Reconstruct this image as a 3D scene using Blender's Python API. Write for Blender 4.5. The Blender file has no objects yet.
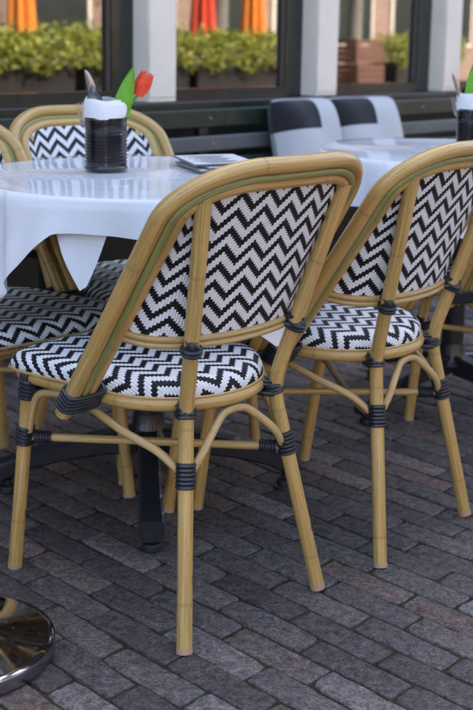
import bpy, math, random
from mathutils import Vector, Matrix
random.seed(7)
R = math.radians
sc = bpy.context.scene
col = sc.collection

# ------------------------------------------------------------------ camera
cam_d = bpy.data.cameras.new('camera'); cam = bpy.data.objects.new('camera', cam_d); col.objects.link(cam)
sc.camera = cam
F_PX, PITCH, CAM_H, ROLL, CY = 1135.73, 0.18524, 1.0579, 0.01634, -104.685
cam_d.sensor_fit = 'VERTICAL'; cam_d.sensor_height = 36; cam_d.lens = F_PX / 710 * 36
cam_d.shift_y = CY / 710
cam_d.clip_start = .05; cam_d.clip_end = 400
_r = Vector((1, 0, 0)); _up = Vector((0, math.sin(PITCH), math.cos(PITCH))); _fw = Vector((0, math.cos(PITCH), -math.sin(PITCH)))
_cr, _sr = math.cos(ROLL), math.sin(ROLL)
rt = _r * _cr + _up * _sr; up = _up * _cr - _r * _sr
M = Matrix((rt, up, -_fw)).transposed().to_4x4(); M.translation = Vector((0, 0, CAM_H))
cam.matrix_world = M
cam_d.dof.use_dof = True; cam_d.dof.focus_distance = 2.1; cam_d.dof.aperture_fstop = 5.0

# ------------------------------------------------------------------ frame of the facade: t along the wall, p out of it towards the street
F0 = Vector((-.33, 4.50, 0)); U = Vector((.697, .717, 0)).normalized(); N = Vector((U.y, -U.x, 0))
def W(t, p, z=0): return F0 + U * t + N * p + Vector((0, 0, z))

# ------------------------------------------------------------------ light
SUN_EL = R(47)
sun_h = (-N * 1.0 + U * .25).normalized()
sun_to = sun_h * math.cos(SUN_EL) + Vector((0, 0, math.sin(SUN_EL)))
world = bpy.data.worlds.new('World'); sc.world = world; world.use_nodes = True
wn = world.node_tree.nodes; wl = world.node_tree.links; wn.clear()
sky = wn.new('ShaderNodeTexSky'); sky.sky_type = 'NISHITA'; sky.sun_disc = False
sky.sun_elevation = SUN_EL; sky.sun_rotation = math.atan2(sun_h.x, sun_h.y)
sky.air_density = 1.0; sky.dust_density = 5.0; sky.ozone_density = .5
bg = wn.new('ShaderNodeBackground'); bg.inputs['Strength'].default_value = .13
wo = wn.new('ShaderNodeOutputWorld'); wl.new(sky.outputs[0], bg.inputs[0]); wl.new(bg.outputs[0], wo.inputs[0])
sd = bpy.data.lights.new('sun', 'SUN'); sd.energy = 2.6; sd.angle = R(.5); sd.color = (1, .96, .90)
so = bpy.data.objects.new('sun', sd); col.objects.link(so); so.rotation_euler = (-sun_to).to_track_quat('-Z', 'Y').to_euler()
sc.view_settings.view_transform = 'Standard'; sc.view_settings.look = 'None'
sc.view_settings.gamma = 1; sc.view_settings.use_curve_mapping = False
sc.view_settings.exposure = 2.55

# ------------------------------------------------------------------ materials
class NT:
    def __init__(s, name):
        s.m = bpy.data.materials.new(name); s.m.use_nodes = True
        s.t = s.m.node_tree; s.b = s.t.nodes['Principled BSDF']; s.o = s.t.nodes['Material Output']
    def n(s, typ, ins=None, **kw):
        x = s.t.nodes.new('ShaderNode' + typ)
        for k, v in kw.items(): setattr(x, k, v)
        for k, v in (ins or {}).items():
            if hasattr(v, 'is_output') : s.t.links.new(v, x.inputs[k])
            else: x.inputs[k].default_value = v
        return x
    def math(s, op, a, b=None, c=None):
        ins = {0: a}
        if b is not None: ins[1] = b
        if c is not None: ins[2] = c
        return s.n('Math', ins, operation=op).outputs[0]
    def set(s, **kw):
        for k, v in kw.items():
            k = {'Base': 'Base Color', 'Coat': 'Coat Weight', 'CoatR': 'Coat Roughness', 'Spec': 'Specular IOR Level', 'Trans': 'Transmission Weight', 'Sheen': 'Sheen Weight'}.get(k, k)
            if hasattr(v, 'is_output'): s.t.links.new(v, s.b.inputs[k])
            else: s.b.inputs[k].default_value = v
        return s
    def ramp(s, fac, stops, interp='LINEAR'):
        r = s.n('ValToRGB', {0: fac}); r.color_ramp.interpolation = interp
        e = r.color_ramp.elements
        while len(e) < len(stops): e.new(.5)
        for q, (p, c) in zip(e, stops): q.position = p; q.color = (*c, 1) if len(c) == 3 else c
        return r.outputs[0]
    def mix(s, fac, a, b, blend='MIX'):
        x = s.n('Mix', data_type='RGBA', blend_type=blend)
        for k, v in ((0, fac), (6, a), (7, b)):
            if hasattr(v, 'is_output'): s.t.links.new(v, x.inputs[k])
            else: x.inputs[k].default_value = v if not isinstance(v, tuple) else ((*v, 1) if len(v) == 3 else v)
        return x.outputs[2]
    def bump(s, h, strength=.3, dist=.002):
        b = s.n('Bump', {'Height': h, 'Strength': strength, 'Distance': dist}); s.set(Normal=b.outputs[0]); return s
    def coord(s, which='Object'): return s.n('TexCoord').outputs[which]
    def noise(s, scale, vec=None, detail=3, rough=.5):
        i = {'Scale': scale, 'Detail': detail, 'Roughness': rough}
        if vec is not None: i['Vector'] = vec
        return s.n('TexNoise', i).outputs['Fac']

def plain(name, c, rough=.5, metal=0, spec=.5, coat=0, var=.12, scale=25, bump=0):
    g = NT(name)
    n = g.noise(scale, g.coord(), 4, .6)
    a = tuple(x * (1 - var) for x in c); b = tuple(min(1, x * (1 + var)) for x in c)
    g.set(Base=g.ramp(n, [(.3, a), (.7, b)]), Metallic=metal, Spec=spec, Coat=coat)
    g.set(Roughness=g.math('MULTIPLY_ADD', n, .2, rough - .1))
    if bump: g.bump(n, .4, bump)
    return g.m

def bamboo(name, c, dark, grain=1.0, rough=.42):
    g = NT(name)
    uv = g.n('UVMap').outputs[0]
    s = g.n('SeparateXYZ', {0: uv}); 
    st = g.n('CombineXYZ', {0: g.math('MULTIPLY', s.outputs[0], 230.), 1: g.math('MULTIPLY', s.outputs[1], 6.)}).outputs[0]
    streak = g.noise(1.0, st, 5, .65)
    big = g.noise(5., g.coord(), 2)
    rnd = g.n('ObjectInfo').outputs['Random']
    c1 = g.mix(g.ramp(streak, [(.38, (0, 0, 0)), (.62, (1, 1, 1))]), tuple(x * .66 for x in c), tuple(min(1, x * 1.14) for x in c))
    c2 = g.mix(g.math('MULTIPLY', g.ramp(big, [(.42, (0, 0, 0)), (.68, (1, 1, 1))]), .55), c1, (c[0] * .86, c[1] * .74, c[2] * .6))
    # thin dark scratches and small knots along the cane
    st2 = g.n('CombineXYZ', {0: g.math('MULTIPLY', s.outputs[0], 420.), 1: g.math('MULTIPLY', s.outputs[1], 28.)}).outputs[0]
    scr = g.ramp(g.noise(1.0, st2, 3, .7), [(.62, (0, 0, 0)), (.69, (1, 1, 1))])
    c3 = g.mix(g.math('MULTIPLY', scr, .75 * grain), c2, dark)
    vor = g.n('TexVoronoi', {'Vector': g.n('CombineXYZ', {0: g.math('MULTIPLY', s.outputs[0], 26.), 1: g.math('MULTIPLY', s.outputs[1], 9.)}).outputs[0], 'Scale': 1.}).outputs['Distance']
    kn = g.ramp(vor, [(.05, (1, 1, 1)), (.13, (0, 0, 0))])
    c4 = g.mix(g.math('MULTIPLY', kn, .75 * grain), c3, dark)
    # joints of the cane
    fr = g.math('FRACT', g.math('ADD', g.math('MULTIPLY', s.outputs[1], 3.3), g.math('MULTIPLY', rnd, .37)))
    jd = g.math('ABSOLUTE', g.math('SUBTRACT', fr, .5))
    jn = g.ramp(jd, [(.004, (1, 1, 1)), (.014, (0, 0, 0))])
    c5 = g.mix(g.math('MULTIPLY', jn, .22 * grain), c4, dark)
    g.set(Base=c5, Roughness=g.math('MULTIPLY_ADD', streak, .25, rough - .12), Coat=.55, CoatR=.22, Spec=.45)
    g.bump(g.math('SUBTRACT', streak, g.math('MULTIPLY', jn, .25)), .25, .0012)
    return g.m

def weave(name):
    g = NT(name)
    uv = g.n('UVMap').outputs[0]; s = g.n('SeparateXYZ', {0: uv})
    CW, ST, PER = .0054, .0050, 6.9
    cx = g.math('DIVIDE', s.outputs[0], CW); ix = g.math('FLOOR', cx); fx = g.math('SUBTRACT', cx, ix)
    tri = g.math('PINGPONG', ix, 6.0)
    vv = g.math('SUBTRACT', g.math('DIVIDE', s.outputs[1], ST), tri)
    iv = g.math('FLOOR', vv); fv = g.math('SUBTRACT', vv, iv)
    m = g.math('MODULO', g.math('ADD', vv, 100 * PER), float(PER))
    blk = g.math('LESS_THAN', m, 3.2)
    wn_ = g.n('TexWhiteNoise', {'Vector': g.n('CombineXYZ', {0: ix, 1: iv}).outputs[0]}, noise_dimensions='2D').outputs['Value']
    white = g.mix(wn_, (.86, .87, .87), (.93, .93, .93)); black = g.mix(wn_, (.004, .004, .006), (.014, .014, .018))
    dirt = g.ramp(g.noise(14., g.coord(), 4, .6), [(.35, (.93, .92, .90)), (.6, (1, 1, 1))])
    px = g.math('SUBTRACT', 1., g.math('POWER', g.math('ABSOLUTE', g.math('MULTIPLY_ADD', fx, 2., -1.)), 2.5))
    py = g.math('SUBTRACT', 1., g.math('POWER', g.math('ABSOLUTE', g.math('MULTIPLY_ADD', fv, 2., -1.)), 4.))
    h = g.math('MULTIPLY', px, g.math('MULTIPLY_ADD', py, .6, .4))
    gap = g.ramp(h, [(.05, (.70, .70, .72)), (.30, (1, 1, 1))])  # shade between the strands, painted into the colour
    c = g.mix(blk, white, black)
    c = g.mix(1.0, c, dirt, 'MULTIPLY'); c = g.mix(1.0, c, gap, 'MULTIPLY')
    g.set(Base=c, Roughness=.45, Spec=.3)
    g.bump(h, .7, .0018)
    return g.m

def glass_sheet(name, refl, rough=.0, tint=(.93, .95, .96), graze=.7):
    g = NT(name)
    lw = g.n('LayerWeight', {'Blend': .5}).outputs['Facing']
    p5 = g.math('POWER', lw, 5.0)
    fac = g.math('MULTIPLY_ADD', p5, graze, refl)
    gl = g.n('BsdfGlossy', {'Color': (1, 1, 1, 1), 'Roughness': rough}).outputs[0]
    tr = g.n('BsdfTransparent', {'Color': (*tint, 1)}).outputs[0]
    mx = g.n('MixShader', {0: fac, 1: tr, 2: gl}).outputs[0]
    g.t.links.new(mx, g.o.inputs[0]); return g.m

def cloth_mat(name, c, dist=.0006):
    g = NT(name)
    co = g.coord()
    wv = g.n('TexWave', {'Vector': co, 'Scale': 260.}).outputs['Fac']
    n = g.noise(7., co, 4)
    g.set(Base=g.ramp(n, [(.3, tuple(x * .93 for x in c)), (.7, c)]), Roughness=.85, Spec=.2, Sheen=.15)
    sx = g.n('SeparateXYZ', {0: co})
    cr = None
    for k_ in (0, 1):
        q_ = g.math('ABSOLUTE', g.math('SUBTRACT', g.math('FRACT', g.math('MULTIPLY_ADD', sx.outputs[k_], 3.4, .37)), .5))
        q_ = g.ramp(q_, [(.0, (1, 1, 1)), (.03, (0, 0, 0))])
        cr = q_ if cr is None else g.math('ADD', cr, q_)
    n_w = g.noise(22., co, 5, .6)
    g.bump(g.math('ADD', g.math('ADD', g.math('MULTIPLY', wv, .1), g.math('MULTIPLY', n, 2.5)), g.math('ADD', g.math('MULTIPLY', cr, .8), g.math('MULTIPLY', n_w, 1.0))), .5, dist * 7)
    return g.m

MT = {}
MT['cane'] = bamboo('golden_cane', (.57, .368, .115), (.09, .045, .02))
MT['cane_thin'] = bamboo('pale_cane', (.56, .37, .14), (.12, .06, .02), .6)
MT['green_cane'] = bamboo('olive_cane', (.29, .30, .095), (.08, .07, .02), .5)
MT['cap'] = plain('leg_cap', (.44, .28, .17), .7)
MT['weave'] = weave('chevron_weave')
MT['leather'] = plain('black_binding', (.020, .021, .028), .38, spec=.6, var=.4, scale=120)
MT['cloth'] = cloth_mat('white_linen', (.88, .88, .89))
MT['napkin'] = cloth_mat('white_napkin', (.88, .88, .88))
MT['top_glass'] = glass_sheet('table_glass', .04, .015, (.98, .98, .985), .42)
MT['iron'] = plain('black_cast_iron', (.016, .017, .022), .36, spec=.6, coat=.3, var=.3, scale=60, bump=.0005)
MT['rubber'] = plain('black_rubber', (.012, .012, .014), .6)
MT['tin'] = plain('black_tin', (.006, .006, .008), .17, spec=.7, coat=.4, var=.3)
MT['steel'] = plain('cutlery_steel', (.38, .39, .42), .25, 1)
def chrome():
    g = NT('scratched_chrome')
    v = g.n('TexVoronoi', {'Vector': g.coord(), 'Scale': 60.}, feature='DISTANCE_TO_EDGE').outputs['Distance']
    n = g.noise(40., g.coord(), 5, .7)
    sp = g.ramp(g.noise(160., g.coord(), 2), [(.68, (0, 0, 0)), (.73, (1, 1, 1))])
    g.set(Base=g.mix(g.math('MULTIPLY', sp, .6), (.66, .66, .68), (.18, .16, .14)), Metallic=1., Roughness=g.math('ADD', g.math('MULTIPLY', g.ramp(n, [(.4, (0, 0, 0)), (.8, (1, 1, 1))]), .18), g.math('MULTIPLY_ADD', sp, .3, .06)))
    return g.m
MT['chrome'] = chrome()
MT['petal'] = plain('tulip_red', (.75, .06, .012), .4, var=.25, scale=60)
MT['leaf'] = plain('tulip_green', (.13, .36, .02), .4, var=.3, scale=30)
MT['paper'] = plain('menu_paper', (.74, .73, .70), .6, var=.05)
MT['print'] = plain('menu_print', (.22, .22, .24), .6)
MT['frame'] = plain('dark_green_paint', (.014, .020, .018), .3, spec=.5, coat=.3, var=.25)
MT['bead'] = plain('pale_bead', (.10, .08, .065), .45)
MT['post'] = plain('offwhite_paint', (.90, .81, .68), .5, var=.06, scale=5)
MT['slat'] = plain('bench_gloss_green', (.020, .032, .022), .32, spec=.5, coat=.25, var=.3)
MT['slat_sheen'] = plain('bench_sheen_grey', (.11, .12, .12), .4, spec=.5, coat=.4, var=.15, scale=9)  # grey colour stands in for sky reflected on the glossy green slat
MT['wall'] = plain('wall_dark_green', (.022, .030, .026), .5, var=.2)
MT['upper'] = plain('upper_brick', (.13, .12, .12), .85, var=.2, scale=8)
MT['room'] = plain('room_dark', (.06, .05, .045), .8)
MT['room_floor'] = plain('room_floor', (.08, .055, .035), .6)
MT['wood'] = plain('brown_wood', (.13, .06, .03), .45, var=.3)
MT['clay'] = plain('brown_clay', (.16, .075, .05), .5, var=.2)
MT['cream'] = plain('cream_ceramic', (.68, .62, .46), .4)
MT['white'] = plain('white_ceramic', (.75, .75, .74), .3)
MT['agave'] = plain('agave_leaf', (.03, .06, .035), .4, var=.3)
MT['orange'] = plain('orange_canvas', (.80, .25, .03), .8, var=.15)
MT['red_cloth'] = plain('red_canvas', (.65, .07, .03), .8, var=.15)
MT['hedge'] = NT('hedge_leaf').m
def leafmat(name, a, b):
    g = NT(name)
    r = g.n('Attribute', attribute_name='tint').outputs['Fac']
    g.set(Base=g.ramp(r, [(0, a), (1, b)]), Roughness=.5, Spec=.3)
    return g.m
MT['hedge'] = leafmat('hedge_leaf', (.13, .17, .02), (.42, .41, .07))
MT['crown'] = leafmat('tree_leaf', (.03, .07, .012), (.09, .15, .025))
MT['bark'] = plain('grey_bark', (.20, .18, .15), .9, var=.35, scale=20, bump=.01)
MT['planter'] = plain('planter_dark', (.022, .016, .013), .6)
def pillow_mat():
    g = NT('black_white_check')
    uv = g.n('UVMap').outputs[0]; s = g.n('SeparateXYZ', {0: uv})
    off = g.n('Attribute', attribute_name='shift', attribute_type='OBJECT').outputs['Fac']
    a = g.math('LESS_THAN', g.math('FRACT', g.math('ADD', s.outputs[0], off)), .56)
    b = g.math('GREATER_THAN', g.math('FRACT', g.math('MULTIPLY_ADD', s.outputs[1], 1.0, .02)), .64)
    f = g.math('MULTIPLY', a, b)
    n = g.noise(300., g.coord(), 2)
    g.set(Base=g.mix(f, (.55, .55, .55), (.012, .012, .016)), Roughness=.9, Sheen=.2)
    g.bump(n, .2, .001); return g.m
MT['check'] = pillow_mat()
def paver_mat():
    g = NT('clay_paver')
    at = g.n('Attribute', attribute_name='tint').outputs['Fac']
    co = g.coord()
    base = g.ramp(at, [(0, (.070, .054, .051)), (.3, (.104, .082, .076)), (.55, (.130, .106, .097)), (.78, (.148, .098, .080)), (1, (.200, .176, .166))])
    n1 = g.noise(55., co, 6, .7); n2 = g.noise(7., co, 5, .65); n3 = g.noise(190., co, 3, .75)
    c = g.mix(1.0, base, g.ramp(n1, [(.33, (.45, .45, .46)), (.50, (1, 1, 1)), (.67, (1.55, 1.53, 1.5))]), 'MULTIPLY')
    c = g.mix(1.0, c, g.ramp(n3, [(.36, (.5, .5, .5)), (.64, (1.5, 1.5, 1.5))]), 'MULTIPLY')
    st = g.math('MULTIPLY', g.ramp(n2, [(.57, (0, 0, 0)), (.78, (1, 1, 1))]), g.ramp(n3, [(.42, (0, 0, 0)), (.62, (1, 1, 1))]))
    c = g.mix(g.math('MULTIPLY', st, .6), c, (.34, .32, .30))
    # blotches of worn pale mortar and lichen
    n4 = g.noise(21., co, 5, .75)
    c = g.mix(g.math('MULTIPLY', g.ramp(n4, [(.67, (0, 0, 0)), (.73, (1, 1, 1))]), .5), c, (.36, .35, .33))
    sp = g.ramp(g.noise(420., co, 2, .6), [(.66, (0, 0, 0)), (.72, (1, 1, 1))])
    c = g.mix(g.math('MULTIPLY', sp, .6), c, (.36, .34, .31))
    n5 = g.noise(2.6, co, 3)
    c = g.mix(g.math('MULTIPLY', g.ramp(n5, [(.52, (0, 0, 0)), (.75, (1, 1, 1))]), .22), c, (.06, .075, .035))
    g.set(Base=c, Roughness=g.math('MULTIPLY_ADD', n1, .3, .52), Spec=.35)
    g.bump(g.math('ADD', n1, g.math('MULTIPLY', n3, .6)), .8, .005)
    return g.m
MT['paver'] = paver_mat()
def joint_mat():
    g = NT('joint_sand')
    co = g.coord(); n = g.noise(12., co, 5, .7); n2 = g.noise(140., co, 4, .7)
    c = g.mix(g.ramp(n, [(.40, (0, 0, 0)), (.56, (1, 1, 1))]), g.ramp(n2, [(.3, (.020, .017, .015)), (.7, (.085, .072, .058))]), g.ramp(n2, [(.3, (.030, .036, .012)), (.7, (.11, .105, .05))]))
    g.set(Base=c, Roughness=.95, Spec=.1); g.bump(n2, 1., .01); return g.m
MT['joint'] = joint_mat()
def brick_wall(name, a, b, mortar, scale=1.):
    g = NT(name)
    uv = g.n('UVMap').outputs[0]
    br = g.n('TexBrick', {'Vector': uv, 'Color1': (*a, 1), 'Color2': (*b, 1), 'Mortar': (*mortar, 1), 'Scale': 4.5 * scale, 'Mortar Size': .012, 'Row Height': .3, 'Brick Width': .95})
    g.set(Base=br.outputs['Color'], Roughness=.85); return g.m
MT['brick'] = brick_wall('warm_brick', (.24, .14, .10), (.31, .20, .14), (.30, .27, .24))
MT['far_ground'] = brick_wall('street_pavers', (.075, .065, .072), (.10, .085, .09), (.04, .038, .035), 3.)

# ------------------------------------------------------------------ mesh builder
class MB:
    def __init__(s): s.v = []; s.f = []; s.uv = []; s.tint = []; s.has_t = False
    def face(s, idx, uvs=None, tint=0.):
        s.f.append(idx); s.uv.append(uvs or [(0, 0)] * len(idx)); s.tint.append(tint)
    def grid(s, rows, uvs=None, close_u=False, tint=0.):
        """rows: list of equal-length lists of points"""
        b = len(s.v); n = len(rows[0])
        for r in rows: s.v += [tuple(p) for p in r]
        for i in range(len(rows) - 1):
            for j in range(n if close_u else n - 1):
                k = (j + 1) % n
                q = [b + i * n + j, b + i * n + k, b + (i + 1) * n + k, b + (i + 1) * n + j]
                if uvs:
                    if close_u: u = [uvs[i][j], uvs[i][j + 1], uvs[i + 1][j + 1], uvs[i + 1][j]]
                    else: u = [uvs[i][j], uvs[i][k], uvs[i + 1][k], uvs[i + 1][j]]
                else: u = None
                s.face(q, u, tint)
        return b
    def tube(s, pts, r, seg=12, closed=False, caps=True, r2=None):
        pts = [Vector(p) for p in pts]; n = len(pts)
        T = []
        for i in range(n):
            if closed: a, c = pts[i - 1], pts[(i + 1) % n]
            else: a, c = pts[max(i - 1, 0)], pts[min(i + 1, n - 1)]
            T.append((c - a).normalized())
        t0 = T[0]; ref = Vector((0, 0, 1)) if abs(t0.z) < .8 else Vector((1, 0, 0))
        nrm = (ref - t0 * ref.dot(t0)).normalized()
        frames = []
        for i in range(n):
            nrm = (nrm - T[i] * nrm.dot(T[i])).normalized(); frames.append((nrm, T[i].cross(nrm)))
        rows = []; uvs = []; L = 0
        rad = lambda i: r if r2 is None else r + (r2 - r) * i / (n - 1)
        for i in range(n):
            if i: L += (pts[i] - pts[i - 1]).length
            a, b = frames[i]; q = rad(i)
            rows.append([pts[i] + (a * math.cos(2 * math.pi * k / seg) + b * math.sin(2 * math.pi * k / seg)) * q for k in range(seg)])
            uvs.append([(2 * math.pi * q * k / seg, L) for k in range(seg + 1)])
        if closed:
            # match the seam twist by rotating the last ring
            a0, b0 = frames[0]; best = max(range(seg), key=lambda k: (rows[0][0] - pts[0]).dot(frames[-1][0] * math.cos(2 * math.pi * k / seg) + frames[-1][1] * math.sin(2 * math.pi * k / seg)))
            last = [rows[0][(k - best) % seg] for k in range(seg)]
            rows.append(last); uvs.append([(2 * math.pi * r * k / seg, L + (pts[0] - pts[-1]).length) for k in range(seg + 1)])
        b = s.grid(rows, uvs, True)
        if caps and not closed:
            s.face([b + k for k in range(seg)][::-1]); s.face([b + (n - 1) * seg + k for k in range(seg)])
        return s
    def box(s, c, size, ax=None, bev=0):
        """box with centre c, full size (x,y,z) on axes ax"""
        ax = ax or (Vector((1, 0, 0)), Vector((0, 1, 0)), Vector((0, 0, 1))); c = Vector(c)
        h = [q / 2 for q in size]
        if not bev:
            P = [c + ax[0] * h[0] * i + ax[1] * h[1] * j + ax[2] * h[2] * k for k in (-1, 1) for j in (-1, 1) for i in (-1, 1)]
            b = len(s.v); s.v += [tuple(p) for p in P]
            for q, (ua, va) in (((0, 2, 3, 1), (0, 1)), ((4, 5, 7, 6), (0, 1)), ((0, 1, 5, 4), (0, 2)), ((2, 6, 7, 3), (0, 2)), ((0, 4, 6, 2), (1, 2)), ((1, 3, 7, 5), (1, 2))):
                s.face([b + k for k in q], [(P[k].dot(ax[ua]), P[k].dot(ax[va])) for k in q])
            return s
        # bevelled: each face inset, edge and corner faces
        b = len(s.v); idx = {}
        for k in (-1, 1):
            for j in (-1, 1):
                for i in (-1, 1):
                    for a in range(3):
                        o = [h[0] - bev, h[1] - bev, h[2] - bev]; o[a] = h[a]
                        idx[(i, j, k, a)] = len(s.v)
                        s.v.append(tuple(c + ax[0] * o[0] * i + ax[1] * o[1] * j + ax[2] * o[2] * k))
        S = [-1, 1]
        def key(a, sa, bq, sb, cq, sc_, w):
            d = [0, 0, 0]; d[a] = sa; d[bq] = sb; d[cq] = sc_; return idx[(d[0], d[1], d[2], w)]
        for a in range(3):
            p, q = (a + 1) % 3, (a + 2) % 3
            for sa in S:
                f = [key(a, sa, p, x, q, y, a) for x, y in ((-1, -1), (1, -1), (1, 1), (-1, 1))]
                P = [Vector(s.v[i]) for i in f]
                s.face(f if sa > 0 else f[::-1], [(v.dot(ax[p]), v.dot(ax[q])) for v in (P if sa > 0 else P[::-1])])
            for sp in S:
                for sq in S:
                    f = [key(p, sp, q, sq, a, -1, p), key(p, sp, q, sq, a, 1, p), key(p, sp, q, sq, a, 1, q), key(p, sp, q, sq, a, -1, q)]
                    s.face(f)
        for i in S:
            for j in S:
                for k in S: s.face([idx[(i, j, k, a)] for a in range(3)])
        return s
    def lathe(s, prof, c=(0, 0, 0), seg=32):
        rows = [[(c[0] + r * math.cos(2 * math.pi * k / seg), c[1] + r * math.sin(2 * math.pi * k / seg), c[2] + z) for k in range(seg)] for r, z in prof]
        L = 0; uvs = []
        for i, (r, z) in enumerate(prof):
            if i: L += math.hypot(r - prof[i - 1][0], z - prof[i - 1][1])
            uvs.append([(2 * math.pi * max(r, .01) * k / seg, L) for k in range(seg + 1)])
        s.grid(rows, uvs, True); return s
    def build(s, name, mat, parent=None, smooth=True, angle=40):
        me = bpy.data.meshes.new(name); me.from_pydata(s.v, [], s.f)
        uvl = me.uv_layers.new(name='UVMap'); i = 0
        flat = []
        for q in s.uv:
            for a in q: flat += [a[0], a[1]]
        uvl.data.foreach_set('uv', flat)
        if s.has_t:
            at = me.attributes.new('tint', 'FLOAT', 'FACE'); at.data.foreach_set('value', s.tint)
        me.validate()
        import bmesh
        bm = bmesh.new(); bm.from_mesh(me); bmesh.ops.recalc_face_normals(bm, faces=bm.faces)
        if smooth:
            for f in bm.faces: f.smooth = True
            for e in bm.edges:
                if len(e.link_faces) == 2 and e.calc_face_angle(0) > R(angle): e.smooth = False
        bm.to_mesh(me); bm.free()
        me.materials.append(mat)
        o = bpy.data.objects.new(name, me); col.objects.link(o)
        if parent: o.parent = parent
        return o

def tag(o, label, cat, group=None):
    o['label'] = label; o['category'] = cat
    if group: o['group'] = group
    return o
def thing(name, label, cat, loc=(0, 0, 0), rz=0, group=None):
    o = bpy.data.objects.new(name, None); col.objects.link(o); o.location = loc; o.rotation_euler = (0, 0, rz)
    o.empty_display_size = .1
    return tag(o, label, cat, group)
def structure(o): o['kind'] = 'structure'; return o
def copy_tree(o, parent=None):
    c = o.copy(); col.objects.link(c)
    if parent: c.parent = parent
    for ch in list(o.children): copy_tree(ch, c)
    return c
def spline(P, n=8, closed=False):
    P = [Vector(p) for p in P]; out = []; m = len(P)
    for i in range(m if closed else m - 1):
        g = lambda k: P[k % m] if closed else P[min(max(k, 0), m - 1)]
        a, b, c, d = g(i - 1), g(i), g(i + 1), g(i + 2)
        for j in range(n):
            t = j / n
            out.append(.5 * ((2 * b) + (c - a) * t + (2 * a - 5 * b + 4 * c - d) * t * t + (3 * b - a - 3 * c + d) * t ** 3))
    if not closed: out.append(P[-1])
    return out

# ------------------------------------------------------------------ ground
g = MB(); s = 60
q = [W(-s, -30), W(s, -30), W(s, s), W(-s, s)]
g.v += [tuple(p + Vector((0, 0, -.012))) for p in q]
g.face([0, 1, 2, 3], [(-s, -30), (s, -30), (s, s), (-s, s)])
structure(g.build('ground', MT['far_ground']))
T0, T1, P0_, P1_ = -4.2, 3.4, .02, 4.2
g = MB(); n = 60
rows = [[W(T0 + (T1 - T0) * i / n, P0_ + (P1_ - P0_) * j / n, -.0042 + random.uniform(-.0012, .0012)) for i in range(n + 1)] for j in range(n + 1)]
g.grid(rows); structure(g.build('joint_sand', MT['joint']))
pv = MB(); pv.has_t = True
PITCH_U, PITCH_N = .0660, .2060
for r in range(int((T1 - T0) / PITCH_U)):
    t = T0 + r * PITCH_U + .024
    off = (r % 2) * .5 + random.uniform(-.10, .10)
    k = -1
    p = P0_ + off * PITCH_N
    while p < P1_ - .21:
        ln = PITCH_N + random.uniform(-.006, .006)
        gl, gw = random.uniform(.002, .0065), random.uniform(.0015, .0048)
        x0, x1, y0, y1 = t + gw / 2, t + PITCH_U - gw / 2, p + gl / 2, p + ln - gl / 2
        skew = random.uniform(-.0022, .0022); dz = random.uniform(-.0025, .002)
        tx, ty = random.uniform(-.03, .03), random.uniform(-.010, .010)
        xm, ym = (x0 + x1) / 2, (y0 + y1) / 2
        tv = min(1, max(0, random.betavariate(1.3, 1.6)))
        # outline with worn corners
        nL, nS = 7, 3; ring = []
        for i in range(nL): ring.append((x0, y0 + (y1 - y0) * i / nL))
        for i in range(nS): ring.append((x0 + (x1 - x0) * i / nS, y1))
        for i in range(nL): ring.append((x1, y1 - (y1 - y0) * i / nL))
        for i in range(nS): ring.append((x1 - (x1 - x0) * i / nS, y0))
        m_ = len(ring)
        jit = [random.uniform(-.0012, .0012) for _ in ring]; chip = [random.random() for _ in ring]
        def lay(ins, z):
            out = []
            for (a, b), jj, ch in zip(ring, jit, chip):
                corner = (min(a - x0, x1 - a) < 1e-6) and (min(b - y0, y1 - b) < 1e-6)
                i2 = ins + jj + (.0022 if corner else 0) + (.0035 if ch > .93 else 0)
                aa = min(max(a, x0 + i2), x1 - i2); bb = min(max(b, y0 + i2), y1 - i2)
                zz = z + dz + (aa - xm) * tx + (bb - ym) * ty
                out.append(W(aa + skew * (bb - ym) / .1, bb, zz))
            return out
        L0, L1, L2, L3 = lay(0, -.02), lay(.0003, -.0030), lay(.0012, -.0009), lay(.0034, 0)
        b0 = pv.grid([L0, L1, L2, L3], None, True, tv)
        b3 = b0 + 3 * m_
        # top: quads between the long sides
        pv.face([b3 + i for i in range(m_)][::-1], None, tv)
        p += ln
structure(pv.build('brick_pavement', MT['paver'], None, True, 50))

# ------------------------------------------------------------------ chair
ZS = .4107
RING_Z = .4107
L_HW, L_TAP, L_TOP, L_RX, L_RS, L_BOW, L_Y, L_IN = .247, .064, .525, .160, .102, .040, -.006, .0385
LD = Vector((0, -.2915 - L_Y, .447)).normalized(); LN = Vector((0, -LD.z, LD.y))
def lpt(x, s):                                                      # the top bows out to the rear
    k = max(0, s) / .54
    return Vector((x * (1 - L_TAP * k), L_Y - L_BOW * (1 - abs(x / .245) ** 2.6) * k, .41)) + LD * s
def loop_path(d, s0, n=14):
    hw, top, rx, rs = L_HW - d, L_TOP - d, L_RX - d, L_RS - d
    P = [(-hw, s0 + (top - rs - s0) * i / 9) for i in range(9)]
    P += [(-hw + rx - rx * math.cos(a), top - rs + rs * math.sin(a)) for a in [math.pi / 2 * i / n for i in range(n + 1)]]
    P += [(-hw + rx + (2 * hw - 2 * rx) * i / 14, top) for i in range(1, 14)]
    P += [(hw - rx + rx * math.sin(a), top - rs + rs * math.cos(a)) for a in [math.pi / 2 * i / n for i in range(n + 1)]]
    P += [(hw, s0 + (top - rs - s0) * i / 9) for i in range(8, -1, -1)]
    return [lpt(x, s) for x, s in P]
UT = lpt(.184, .465) + LN * .003
RR_ = .176
ring_ctrl = [(RR_ * math.cos(a), RR_ * math.sin(a)) for a in [R(q) for q in range(180, 361, 20)]]
ring_ctrl += [(.184, .05), (.193, .105), (.203, .165), (.199, .203), (.170, .221), (.08, .227), (0, .228)]
ring_ctrl += [(-.08, .227), (-.170, .221), (-.199, .203), (-.203, .165), (-.193, .105), (-.184, .05)]
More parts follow.
